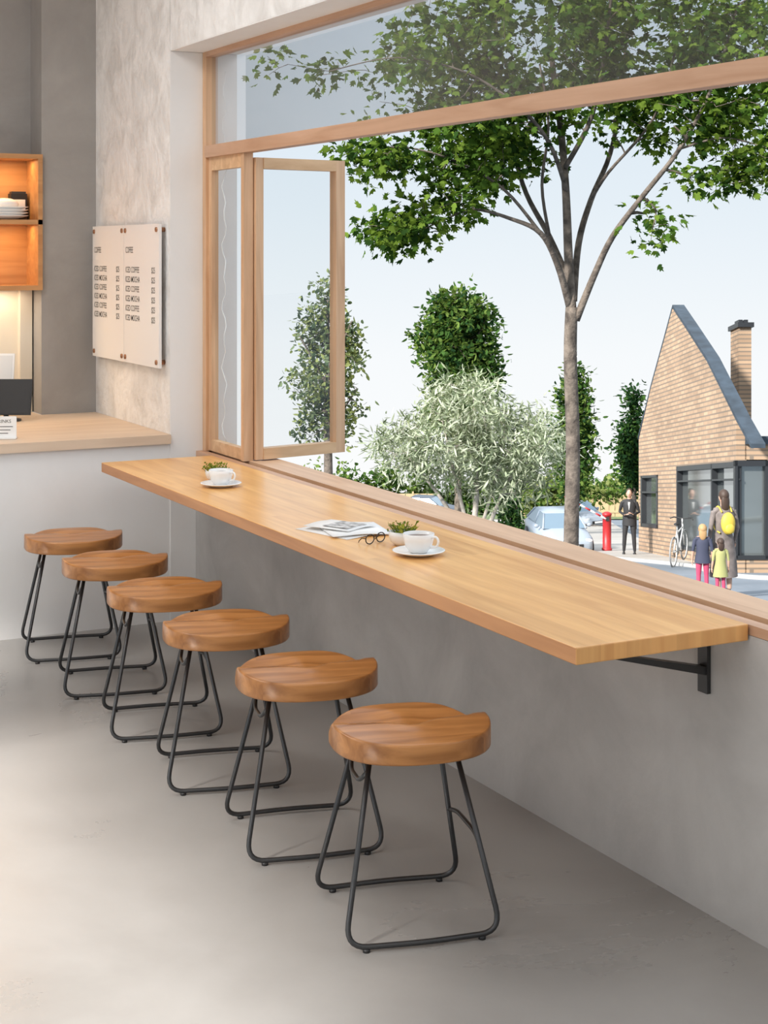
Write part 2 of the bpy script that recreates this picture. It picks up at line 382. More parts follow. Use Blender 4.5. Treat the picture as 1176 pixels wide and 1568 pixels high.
# ------------------------------------------------------------------ things on counter
M['tea']=plain('matcha_tea',(.35,.30,.10),.2); M['coffee']=plain('coffee',(.12,.05,.02),.15)
M['herb']=leafmat('herb_leaf',(.30,.30,.05)); M['herb2']=leafmat('herb_leaf_green',(.16,.22,.04))
def cup(x,y,a=0):
    m=MB(); z=.7402
    m.lathe([(.001,0),(.04,0),(.045,.003),(.075,.012),(.077,.014),(.073,.0155),(.042,.007),(.001,.006)],(0,0,0),'white',40)
    m.lathe([(.001,.007),(.024,.007),(.027,.010),(.038,.025),(.044,.045),(.0455,.062),(.044,.0625),(.042,.046),(.035,.026),(.02,.014),(.001,.013)],(0,0,0),'white',40)
    m.lathe([(.001,.052),(.0425,.052)],(0,0,0),'coffee',30)
    h=[(.043,0,.053),(.058,0,.056),(.066,0,.045),(.060,0,.030),(.040,0,.024)]
    m.tube(smooth_pts(h,5),.0035,'white',8)
    return m.build('coffee_cup',loc=(x,y,z),rot=(0,0,a))
cup(2.205,4.02,math.radians(-60)); cup(2.19,5.52,math.radians(-60))
def bowl(x,y):
    m=MB()
    m.lathe([(.001,0),(.022,0),(.036,.012),(.041,.03),(.0405,.042),(.038,.042),(.037,.03),(.001,.03)],(0,0,0),'white',32)
    m.lathe([(.001,.031),(.037,.031)],(0,0,0),'tea',20)
    for i in range(70):
        an=ru(0,6.28); r=ru(0,.034); b=Vector((r*math.cos(an),r*math.sin(an),.032)); tip=b+Vector((math.cos(an)*ru(.005,.03),math.sin(an)*ru(.005,.03),ru(.01,.035)))
        m.tube([b,tip],.0008,'herb2',4)
        q=tip; n=Vector((ru(-1,1),ru(-1,1),ru(.2,1))).normalized(); u=n.orthogonal().normalized(); v=n.cross(u); s=ru(.005,.010)
        m.add([q-u*s,q-v*s*.6,q+u*s,q+v*s*.6],[(0,1,2,3)],random.choice(['herb','herb2']))
    return m.build('herb_bowl',loc=(x,y,.7402))
bowl(2.235,4.175); bowl(2.225,5.66)
m=MB()
def sheet(cx,cy,w,h,a,z,curl,k='paper'):
    n=8; T=Matrix.Translation((cx,cy,z))@Matrix.Rotation(a,4,'Z'); vs=[];fs=[]
    for i in range(n+1):
        x=-w/2+w*i/n; t=i/n
        zz=curl*math.sin(math.pi*t)**2
        vs+= [(x,-h/2,zz),(x,h/2,zz),(x,-h/2,zz+.0012),(x,h/2,zz+.0012)]
    for i in range(n):
        a_=4*i; fs+=[(a_,a_+1,a_+5,a_+4),(a_+2,a_+6,a_+7,a_+3),(a_,a_+4,a_+6,a_+2),(a_+1,a_+3,a_+7,a_+5)]
    fs+=[(0,2,3,1),(4*n,4*n+1,4*n+3,4*n+2)]
    m.add(vs,fs,k,True,T)
    return T
sheet(2.19,4.47,.20,.25,.25,.7403,.003); sheet(2.21,4.45,.19,.22,-.2,.7455,.004)
M['print']=plain('magazine_print',(.45,.44,.43),.6,var=.6,vscale=60)
T=sheet(2.185,4.50,.14,.18,.45,.752,.003)
m.box(-.05,.05,-.07,.03,.0043,.005,'print',T)
m.build('magazine')
m=MB()
for sx in (-.034,.034):
    m.tube([(sx+.026*math.cos(t),0,.022+.02*math.sin(t)) for t in [i*math.pi/8 for i in range(16)]],.0024,'black',6,True)
m.tube([(-.01,0,.026),(0,-.001,.03),(.01,0,.026)],.002,'black',6)
for sx in (-.06,.06): m.tube([(sx,0,.028),(sx*.98,.025,.026),(sx*.9,.045,.012),(sx*.85,.05,.004)],.002,'black',6)
ob=m.build('eyeglasses',loc=(2.175,4.235,.7405),rot=(0,0,math.radians(20))); ob.scale=(.7,.7,.7)

# ------------------------------------------------------------------ menu board
def text_into(mb,txt,size,T,k,xs=1.0):
    cu=bpy.data.curves.new('t','FONT'); cu.body=txt; cu.size=size; cu.space_character=1.0; cu.offset=size*.004
    o=bpy.data.objects.new('t',cu); scene.collection.objects.link(o)
    dg=bpy.context.evaluated_depsgraph_get(); me=bpy.data.meshes.new_from_object(o.evaluated_get(dg))
    mb.add([(v.co.x*xs,v.co.y,v.co.z) for v in me.vertices],[tuple(p.vertices) for p in me.polygons],k,False,T)
    bpy.data.objects.remove(o); bpy.data.meshes.remove(me)
m=MB(); BY0,BY1=6.615,7.585
m.box(2.335,2.347,BY0,BY0+.483,1.10,1.733,'boardm'); m.box(2.335,2.347,BY0+.487,BY1,1.10,1.733,'boardm')
for y in (BY0+.03,BY0+.46,BY0+.51,BY1-.03):
    for z in (1.125,1.708): m.tube([(2.3712,y,z),(2.329,y,z)],.011,'bronze',10)
def BT(y,z): return Matrix(((0,0,-1,2.3343),(-1,0,0,y),(0,1,0,z),(0,0,0,1)))
rows=['ICED COFFEE','ICED MOCHA','ICED COFFEE','ICED MOCHA','ICED COFFEE','ICED MOCHA']
for cx,px in ((BY1-.03,BY1-.37),(BY1-.51,BY1-.87)):
    text_into(m,'COFFEE',.040,BT(cx,1.605),'ink',.78)
    for i,rw in enumerate(rows):
        text_into(m,rw,.038,BT(cx,1.515-i*.044),'ink',.86); text_into(m,'$25',.038,BT(px,1.515-i*.044),'ink',.86)
ob=m.build('menu_board')

# ------------------------------------------------------------------ service counter top + cabinet
m=MB(); m.box(XL,2.096,YW-.02,YD-.001,.7755,.815,'shelf'); m.box(2.096,XB-.001,YW-.02,YN-.001,.7755,.815,'shelf'); m.build('service_countertop')
m=MB()
cx0,cx1,cy0,cy1=.3,2.096,7.62,YD-.001
m.box(cx0,cx1,cy0,cy1,2.06,2.083,'cab'); m.box(cx0,cx1,cy0,cy1,1.742,1.765,'cab'); m.box(cx0,cx1,cy0,cy1,1.423,1.446,'cab')
m.box(cx1-.022,cx1,cy0,cy1,1.446,2.06,'cab'); m.box(cx0,cx0+.022,cy0,cy1,1.446,2.06,'cab'); m.box(cx0+.022,cx1-.022,cy1-.012,cy1,1.446,2.06,'cab')
m.build('wall_cabinet')
M['cream']=plain('cream_panel',(.74,.68,.58),.5)
m=MB(); m.box(.3,2.09,YD-.012,YD-.001,.816,1.42,'cream'); m.box(2.03,2.09,YD-.06,YD-.012,.816,1.42,'cream'); m.build('backsplash_panel')
m=MB()
for i in range(4):
    m.lathe([(.001,0),(.05,0),(.115,.018),(.117,.021),(.05,.006),(.001,.005)],(0,0,i*.014),'white',30,1,.62)
m.ell((0,0,.075),(.07,.05,.03),'white')
m.build('plate_stack',loc=(1.93,7.70,1.766))
m=MB(); m.box(-.04,.04,-.03,.03,0,.13,'black'); m.box(-.03,.03,-.032,-.03,.05,.10,'paper'); m.box(-.035,.035,-.025,.025,.13,.14,'metal'); m.build('coffee_canister',loc=(2.02,7.80,1.766),bevel=.003)
M['screen']=plain('tablet_screen',(.75,.75,.74),.2)
m=MB(); T=Matrix.Translation((1.86,7.42,.816))@Matrix.Rotation(math.radians(-28),4,'Z')@Matrix.Rotation(math.radians(-16),4,'X')
m.box(-.12,.12,-.006,.006,.03,.20,'black',T)
m.box(-.115,.115,-.0075,-.006,.035,.195,'black',T)
T2=Matrix.Translation((1.86,7.42,.816))@Matrix.Rotation(math.radians(-28),4,'Z')
m.lathe([(.001,0),(.07,0),(.07,.008),(.012,.012),(.012,.06),(.001,.06)],(0,.03,0),'metal',24,T=T2)
m.build('pos_tablet')
m=MB(); T=Matrix.Translation((1.83,7.60,.816))@Matrix.Rotation(math.radians(-28),4,'Z')@Matrix.Rotation(math.radians(-12),4,'X')
m.box(-.11,.11,-.005,.005,.15,.31,'white',T); m.box(-.10,.10,-.006,-.005,.16,.30,'screen',T); m.box(-.06,.0,-.0075,-.006,.25,.265,'ink',T)
T2=Matrix.Translation((1.83,7.60,.816)); m.lathe([(.001,0),(.06,0),(.06,.008),(.012,.012),(.012,.17),(.001,.17)],(0,.02,0),'white',24,T=T2)
m.build('customer_display')
m=MB(); T=Matrix.Translation((1.69,6.74,.816))@Matrix.Rotation(math.radians(-25),4,'Z')
m.box(-.05,.05,-.02,.02,0,.006,'white',T); m.box(-.05,.05,-.003,.003,.006,.095,'white',T)
text_into(m,'DRINKS',.02,T@Matrix(((1,0,0,-.042),(0,0,-1,-.0036),(0,1,0,.068),(0,0,0,1))),'ink')
for i in range(3): m.box(-.04,.035-.01*i,-.0036,-.003,.05-i*.014,.053-i*.014,'ink',T)
m.build('table_sign')

# ------------------------------------------------------------------ trees
def leaf_shape(kind):
    if kind=='maple': return [(0,0),(.28,.12),(.5,.38),(.26,.42),(.34,.72),(.12,.68),(0,1),(-.12,.68),(-.34,.72),(-.26,.42),(-.5,.38),(-.28,.12)]
    if kind=='thin': return [(0,0),(.5,.35),(.42,.7),(0,1),(-.42,.7),(-.5,.35)]
    return [(0,0),(.45,.3),(.4,.7),(0,1),(-.4,.7),(-.45,.3)]
def make_tree(name,base,branches,blobs,ncl,nleaf,clr,ll,lw,mats,bark,kind='oval',twig=.008,droop=0.,surf=.55):
    m=MB(); R0,Z0=base
    def W(dR,dZ,z): x,y=site(R0+dR,Z0+dZ); return Vector((x,y,z))
    nodes=[]
    for br in branches:
        P=[W(a,b,c) for a,b,c,r in br]; rr=[r for *_,r in br]
        sp=smooth_pts(P,5); n=len(sp); rads=[]
        for i in range(n):
            t=i/5; k=min(int(t),len(rr)-2); f=t-k; rads.append(rr[k]*(1-f)+rr[k+1]*f)
        m.tube(sp,rads,bark,10)
        for i,p in enumerate(sp):
            if rads[i]<.8*max(rr[0],1e-3) or len(branches)>6: nodes.append((p,rads[i]))
    if not nodes: nodes=[(W(*branches[0][-1][:3]),.02)]
    wt=[b[6] for b in blobs]; cl=[]
    for _ in range(ncl):
        b=random.choices(blobs,wt)[0]
        while True:
            d=Vector((ru(-1,1),ru(-1,1),ru(-1,1)))
            if d.length<1: break
        d=d.normalized()*(d.length**surf)
        cl.append(W(b[0]+d.x*b[3],b[1]+d.y*b[4],b[2]+d.z*b[5]))
    N=np.array([tuple(p) for p,_ in nodes]); NR=[r for _,r in nodes]
    cl.sort(key=lambda p:min(np.sum((N-np.array(p))**2,axis=1)))
    arr=list(N)
    for c in cl:
        A=np.array(arr); cc=np.array(c); dd=np.sum((A-cc)**2,axis=1)+ (np.maximum(0,A[:,2]-cc[2])**2)*1.5
        i=int(np.argmin(dd)); a=Vector(arr[i]); r=min(NR[i]*.7,twig*2.0); r=max(r,twig*.4)
        if (c-a).length>.02:
            mid=(a+c)/2+Vector((ru(-.06,.06),ru(-.06,.06),ru(-.02,.08)))*(c-a).length
            m.tube([a,mid,c],[r,r*.8,r*.55],bark,4,cap=False)
            arr.append(np.array(mid)); NR.append(r*.8); arr.append(cc); NR.append(r*.55)
    shp=leaf_shape(kind); off=len(m.v)
    nl=len(shp); vs=[];fs=[];ms=[]
    ids=[m.mi(k) for k in mats]
    for c in cl:
        tone=rnd()
        for _ in range(nleaf):
            d=Vector((random.gauss(0,1),random.gauss(0,1),random.gauss(0,.8)))*clr*.55
            p=c+d
            u=Vector((random.gauss(0,1),random.gauss(0,1),random.gauss(-droop,.8))).normalized()
            if d.length>0: u=(u+d.normalized()*.7).normalized()
            v=u.cross(Vector((random.gauss(0,.6),random.gauss(0,.6),1))).normalized(); w=u.cross(v)
            L=ll*ru(.65,1.2); Wd=lw*ru(.7,1.15)
            o=off+len(vs)
            for (a,b) in shp: vs.append(tuple(p+u*(b*L)+v*(a*Wd)+w*(abs(a)*Wd*.35)))
            fs.append(tuple(range(o,o+nl)))
            q=tone*.6+rnd()*.4; ms.append(ids[0] if q<.45 else (ids[1] if q<.68 else ids[2]))
    m.v.extend(vs); m.f.extend(fs); m.m.extend(ms); m.sm.extend([False]*len(fs))
    return m.build(name)
K=.00604
def q(u,v,r,dz=0): return ((u-893)*K,dz,1.62-(v-390)*K,r)
brs=[
 [q(893,1060,.09),q(892,870,.076),q(895,700,.069),q(891,560,.065),q(893,480,.060)],
 [q(893,495,.054),q(888,400,.044),q(884,300,.038),q(880,200,.034,.2),q(868,90,.028,.3),q(862,-60,.02,.3),q(850,-220,.01,.3)],
 [q(890,480,.036),q(868,415,.030,-.2),q(838,365,.025,-.4),q(790,343,.018,-.5),q(735,330,.012,-.6),q(690,345,.008,-.6),q(655,362,.006,-.6)],
 [q(889,440,.034),q(862,370,.028,.2),q(828,300,.024,.4),q(805,220,.02,.5),q(778,130,.016,.6),q(760,20,.01,.7)],
 [q(900,500,.038),q(926,430,.032,-.1),q(950,370,.028,-.3),q(990,310,.024,-.5),q(1040,240,.02,-.7),q(1085,150,.016,-.8),q(1120,30,.01,-.9)],
 [q(896,470,.036),q(908,380,.032,.2),q(932,310,.028,.4),q(965,235,.023,.5),q(985,140,.018,.6),q(1000,0,.012,.7)],
 [q(838,365,.018,-.4),q(780,300,.014,-.6),q(710,260,.010,-.7),q(640,240,.008,-.8),q(575,240,.005,-.8)],
 [q(886,300,.024),q(850,230,.019,-.5),q(800,180,.015,-.8),q(720,130,.01,-.9),q(620,110,.006,-1),q(520,130,.005,-1)],
 [q(1040,240,.012,-.7),q(1100,225,.009,-.8),q(1160,240,.006,-.9),q(1210,260,.004,-.9)],
 [q(990,310,.012,-.5),q(1010,330,.008,-.5),q(1005,360,.005,-.5)],
 [q(884,260,.026),q(915,190,.021,-.4),q(930,100,.016,-.6),q(940,-20,.01,-.8)],
 [q(862,370,.018,.2),q(845,290,.015,-.1),q(850,200,.012,-.4),q(835,110,.009,-.5)],
 [q(932,310,.018,.4),q(950,270,.015,.0),q(1010,190,.012,-.4),q(1040,90,.009,-.5)],
 [q(1085,150,.013,-.8),q(1140,110,.01,-.9),q(1190,60,.007,-1)],
]
def bl(u,v,ru_,rv,w,dz=0,rz=.8): return ((u-893)*K,dz,1.62-(v-390)*K,ru_*K,rz,rv*K,w)
blobs=[bl(840,60,130,110,17,0,1.2),bl(1010,50,130,110,17,0,1.2),bl(1130,110,100,105,13,-.4,1),bl(930,160,100,55,5,-.1,.9),bl(1060,180,90,55,7,-.3,.8),
 bl(740,190,90,50,11,-.3,.8),bl(650,100,70,60,3,-.4,.8),bl(700,60,90,80,8,0,1),bl(590,250,50,28,4.6,-.8,.4),bl(560,130,80,60,.8,-.7,.6),bl(455,150,55,60,.5,-1,.5),
 bl(618,360,52,28,3.8,-.6,.35),bl(690,320,60,24,2.2,-.6,.4),bl(1002,352,32,34,1.5,-.5,.25),bl(1155,250,50,50,5,-.8,.5),bl(1090,285,50,18,1,-.7,.4),
 bl(900,-150,260,120,12,0,1.6),bl(1250,60,90,150,7,-.3,1),bl(790,240,80,34,4,.4,.5),bl(730,262,70,30,3.4,-.4,.5)]
make_tree('street_tree',(1.77,15.0),brs,blobs,1180,13,.155,.096,.090,['leafA','leafB','leafC'],'bark','maple',.009,.5,.6)

K2=20/2484
def q2(u,v,r,dz=0): return ((u-735)*K2,dz,1.62-(v-390)*K2,r)
def bl2(u,v,a,b,w,dz=0,rz=.9): return ((u-735)*K2,dz,1.62-(v-390)*K2,a*K2,rz,b*K2,w)
brs=[[q2(738,985,.09),q2(738,900,.06),q2(740,830,.045),q2(745,760,.03),q2(742,680,.015),q2(740,620,.008)],
 [q2(732,880,.05),q2(718,830,.035),q2(690,780,.025),q2(655,735,.015),q2(625,700,.008)],
 [q2(742,880,.045),q2(765,820,.03),q2(790,760,.02),q2(825,705,.012),q2(845,680,.006)],
 [q2(736,850,.035),q2(722,790,.025),q2(705,720,.015),q2(690,650,.008)],
 [q2(744,850,.03),q2(765,780,.02),q2(785,700,.01),q2(790,640,.006)]]
blobs=[bl2(730,635,62,44,5.5),bl2(690,690,80,48,5.5),bl2(780,680,70,50,6.5),bl2(632,700,46,34,2.6),bl2(838,685,38,46,3.2),bl2(745,725,80,38,4.5,.2),bl2(775,770,36,20,.8),bl2(810,740,45,30,2)]
make_tree('olive_tree',(135*K2,20.0),brs,blobs,560,20,.17,.13,.024,['olA','olB','olC'],'bark_pale','thin',.007,.3,.7)

def bgtree(name,u,Z,top,bot,wpx,mats,n=420,kind='oval',nl=16,ll=.26,shape='round',surf=.6,lean=0):
    k=Z/2484; R=(u-600)*k; zt=1.62-(top-390)*k; zb=1.62-(bot-390)*k; zg=-.09-.153*Z; hw=wpx*k/2; H=zt-zb
    br=[[(0,0,zg-.1,.16),(0.02,0,(zg+zb)/2,.13),(lean*.3,0,zb+H*.25,.09),(lean*.6,0,zb+H*.6,.05),(lean,0,zt-H*.1,.02)]]
    for i in range(7):
        an=i*2.4; t=.1+.1*i
        br.append([(0,0,zb+H*t*.7,.05),(math.cos(an)*hw*.4,math.sin(an)*hw*.4,zb+H*(t*.8+.12),.03),(math.cos(an)*hw*.75,math.sin(an)*hw*.75,zb+H*(t*.85+.25),.012)])
    bb=[]
    nb=7
    for i in range(nb):
        t=(i+.5)/nb
        if shape=='round': w=math.sin(math.pi*(t*.86+.1))**.6
        elif shape=='broad': w=(.78+.3*math.sin(math.pi*t)**.5 if t>.3 else .8)*(1 if t<.85 else .8)
        elif shape=='cone': w=(1-t)**.75*.95+.1
        else: w=math.sin(math.pi*(t*.85+.12))**.9*ru(.6,1.2)
        bb.append((ru(-.25,.25)*hw,ru(-.2,.2)*hw,zb+H*t,hw*w*.85,hw*w*.85,H/nb*.95,w))
        bb.append((ru(-.6,.6)*hw,ru(-.3,.3)*hw,zb+H*t,hw*w*.5,hw*w*.5,H/nb*.8,w*.5))
    return make_tree(name,(R,Z),br,bb,n,nl,ll*1.4,ll,ll*.6,mats,'bark',kind,.02,.2,surf)
G1=['cyA','cyB','cyC']; G2=['grA','grB','grC']; G3=['cyC','cyA','cyC']
bgtree('leafy_tree',715,60,465,655,118,G1,560,'oval',20,.26,'broad',.7)
bgtree('slender_tree',512,42,440,690,122,G2,290,'oval',13,.17,'irr',.85)
bgtree('poplar_tree',895,70,575,775,62,G1,300,'oval',18,.26,'irr',.7)
bgtree('cypress_tree',990,75,608,760,46,G3,230,'oval',16,.26,'irr',.7)
bgtree('small_conifer',795,62,772,842,42,G3,120,'oval',16,.2,'cone')
bb=[];R=-9
while R<24:
    hgt=ru(1.9,3.6); w=ru(.5,1.1); zg=-.09-.153*118
    for t in (.2,.45,.7,.9): bb.append((R,ru(-.5,.5),zg+hgt*t,w*(1.15-t*.9),w,hgt*.2,w*(1.2-t*.8)))
    R+=ru(.5,1.1)
make_tree('hedge_row',(0,118),[[(-8,0,-18.2,.06),(0,0,-17.6,.05),(8,0,-17.6,.05),(22,0,-17.8,.04)]],bb,1150,12,.5,.42,.28,['cyA','cyB','grA'],'bark','oval',.01,.2,.8)
bb=[]
for (u,v,a,b,w) in ((855,770,32,16,3),(835,785,22,18,2),(940,768,40,8,1.5)):
    k=80/2484; bb.append(((u-600)*k,0,1.62-(v-390)*k,a*k,.8,b*k,w))
make_tree('shrub_bed',(0,80),[[(7,0,-12.9,.05),(9,0,-12.2,.03),(11,0,-12.3,.02)]],bb,170,14,.4,.3,.2,['cyB','grB','cyA'],'bark','oval',.01,.2,.8)

# ------------------------------------------------------------------ exterior ground
M['asphalt']=concrete('asphalt',(.115,.14,.165),(.185,.21,.24),.5,.8,.1)
M['paving']=concrete('paving_beige',(.31,.29,.26),(.40,.375,.34),.6,.8,.1)
M['grass']=plain('grass',(.11,.15,.05),.9,var=.35,vscale=2)
M['fence']=wood('fence_wood',(.36,.26,.15),(.48,.36,.21),'z',0,'x',.8)
M['kerb']=plain('kerb_stone',(.38,.38,.37),.8)
def gquad(m,poly,k,lift=0.0):
    vs=[]
    for R,Z in poly:
        x,y=site(R,Z); vs.append((x,y,-.09-.153*Z+lift))
    m.add(vs,[tuple(range(len(vs)))],k)
m=MB()
for R0,R1 in ((-70,90),):
    a=[site(R0,-16),site(R1,-16),site(R1,2.353),site(R0,2.353)]
    m.add([(x,y,-.45) for x,y in a],[(0,1,2,3)],'asphalt')
    gquad(m,[(R0,2.353),(R1,2.353),(R1,126),(R0,126)],'asphalt')
gquad(m,[(2.5,52),(6.9,38),(7.6,34),(9.5,60),(14,100),(4,100)],'paving',.04)
gquad(m,[(-30,100),(40,100),(40,125.5),(-30,125.5)],'grass',.06); gquad(m,[(-12,55),(4.0,58),(3.6,99),(-14,99)],'grass',.05)
pts=[site(R,Z)+( -.09-.153*Z+.02,) for R,Z in ((2.4,52.2),(6.8,37.6),(7.0,34.5),(7.3,31.5),(9.5,30.5),(13,30))]
m.tube(smooth_pts(pts,6),.07,'kerb',6)
m.build('ground')
def fence(name,Z,segs,h):
    m=MB()
    for a,b in segs:
        R=a
        while R<b:
            z=-.09-.153*Z; T=Matrix.Translation((*site(R,Z),z))@Matrix.Rotation(-math.asin(S_),4,'Z')
            m.box(0,.46,-.02,.02,0,h,'fence',T); 
            if int((R-a)/.5)%4==0: m.box(-.06,.06,-.05,.05,0,h+.15,'fence',T)
            R+=.5
        T=Matrix.Translation((*site(a,Z),-.09-.153*Z))@Matrix.Rotation(-math.asin(S_),4,'Z')
        m.box(0,b-a,-.06,-.02,h*.8,h*.88,'fence',T); m.box(0,b-a,-.06,-.02,h*.2,h*.28,'fence',T)
    m.build(name)
fence('timber_fence',110,[(-2,3.2),(9.5,20)],1.65)

# ------------------------------------------------------------------ house
def hp(R,Z,h): x,y=site(R,Z); return (x,y,-.09-.153*Z+h)
m=MB()
Zc,Zf,Za=34,46,41.0
def Rf(Z): return 7.53+(7.37-7.53)*(Z-34)/12
E=3.25; AP=6.45; D=.22
def prism(poly,k,depth,r0=0):
    n=len(poly); f=[hp(Rf(Z)+r0,Z,h) for Z,h in poly]; b=[hp(Rf(Z)+r0+depth,Z,h) for Z,h in poly]
    m.add(f+b,[tuple(range(n)),tuple(range(2*n-1,n-1,-1))]+[(i,n+i,n+(i+1)%n,(i+1)%n) for i in range(n)],k)
prism([(Zc,2.38),(Zf,2.38),(Zf,E),(44.1,4.6),(42.2,5.72),(Za,AP),(39.3,5.75),(36.9,4.75),(Zc,E)],'brick',D)
prism([(Zc,-1.2),(Zf,-1.2),(Zf,.3),(Zc,.3)],'brick',D)
prism([(Zf,.3),(45.6,.3),(45.6,2.38),(Zf,2.38)],'brick',D); prism([(43.0,.3),(40.4,.3),(40.4,2.38),(43.0,2.38)],'brick',D)
prism([(45.6,.3),(43.0,.3),(43.0,.75),(45.6,.75)],'brick',D); prism([(45.6,2.2),(43.0,2.2),(43.0,2.38),(45.6,2.38)],'brick',D)
for a in ([(Zc-1.3,E-.62),(Zc,E),(36.9,4.76),(39.3,5.77),(Za,AP+.02)],[(Za,AP+.02),(42.2,5.74),(44.1,4.62),(Zf+.15,E)]):
    for i in range(len(a)-1):
        (za,ha),(zb,hb)=a[i],a[i+1]
        prism([(za,ha),(zb,hb),(zb,hb+.09),(za,ha+.09)],'roof',.30,0.0)
def hbox(R0,R1,Z0,Z1,h0,h1,k):
    v=[hp(R,Z,h) for h in (h0,h1) for Z in (Z0,Z1) for R in (R0,R1)]
    m.add(v,[(0,2,3,1),(4,5,7,6),(0,1,5,4),(2,6,7,3),(0,4,6,2),(1,3,7,5)],k)
hbox(7.72,14,Zc,45.5,2.42,2.75,'brick'); hbox(7.72,14,Zc,45.5,-1.2,.28,'brick'); hbox(8.2,14,Zc,45.5,.28,2.42,'brick')
hbox(7.72,14,Zc-.1,46,2.75,2.92,'roof')
hbox(9.2,9.52,41.2,42.2,2.9,6.0,'brick'); hbox(9.15,9.57,41.1,42.3,6.0,6.12,'blackframe')
for i in (0,1): hbox(9.24+i*.14,9.34+i*.14,41.4,41.9,6.12,6.22,'blackframe')
prism([(45.6,.75),(43.0,.75),(43.0,2.2),(45.6,2.2)],'houseglass',.04,.12)
prism([(40.4,.3),(34.12,.3),(34.12,2.38),(40.4,2.38)],'houseglass',.04,.12)
hbox(7.66,8.2,34.12,34.17,.3,2.4,'houseglass')
def bar(Za_,Zb_,h0,h1): prism([(Za_,h0),(Zb_,h0),(Zb_,h1),(Za_,h1)],'blackframe',.14,-.02)
for a in (45.6,43.2): bar(a,a-.2,.75,2.2)
bar(45.6,43,.75,.84); bar(45.6,43,2.13,2.2); bar(45.6,43,1.7,1.75)
for a in (40.4,36.4,34.15): bar(a,a-.12,.3,2.38)
bar(40.4,34,.3,.37); bar(40.4,34,2.26,2.38); bar(40.4,34,1.98,2.02)
for R in (7.5,8.15): hbox(R,R+.06,33.97,34.14,.3,2.4,'blackframe')
hbox(7.5,8.21,33.97,34.14,2.28,2.4,'blackframe'); hbox(7.5,8.21,33.97,34.14,.28,.37,'blackframe')
m.build('brick_house')

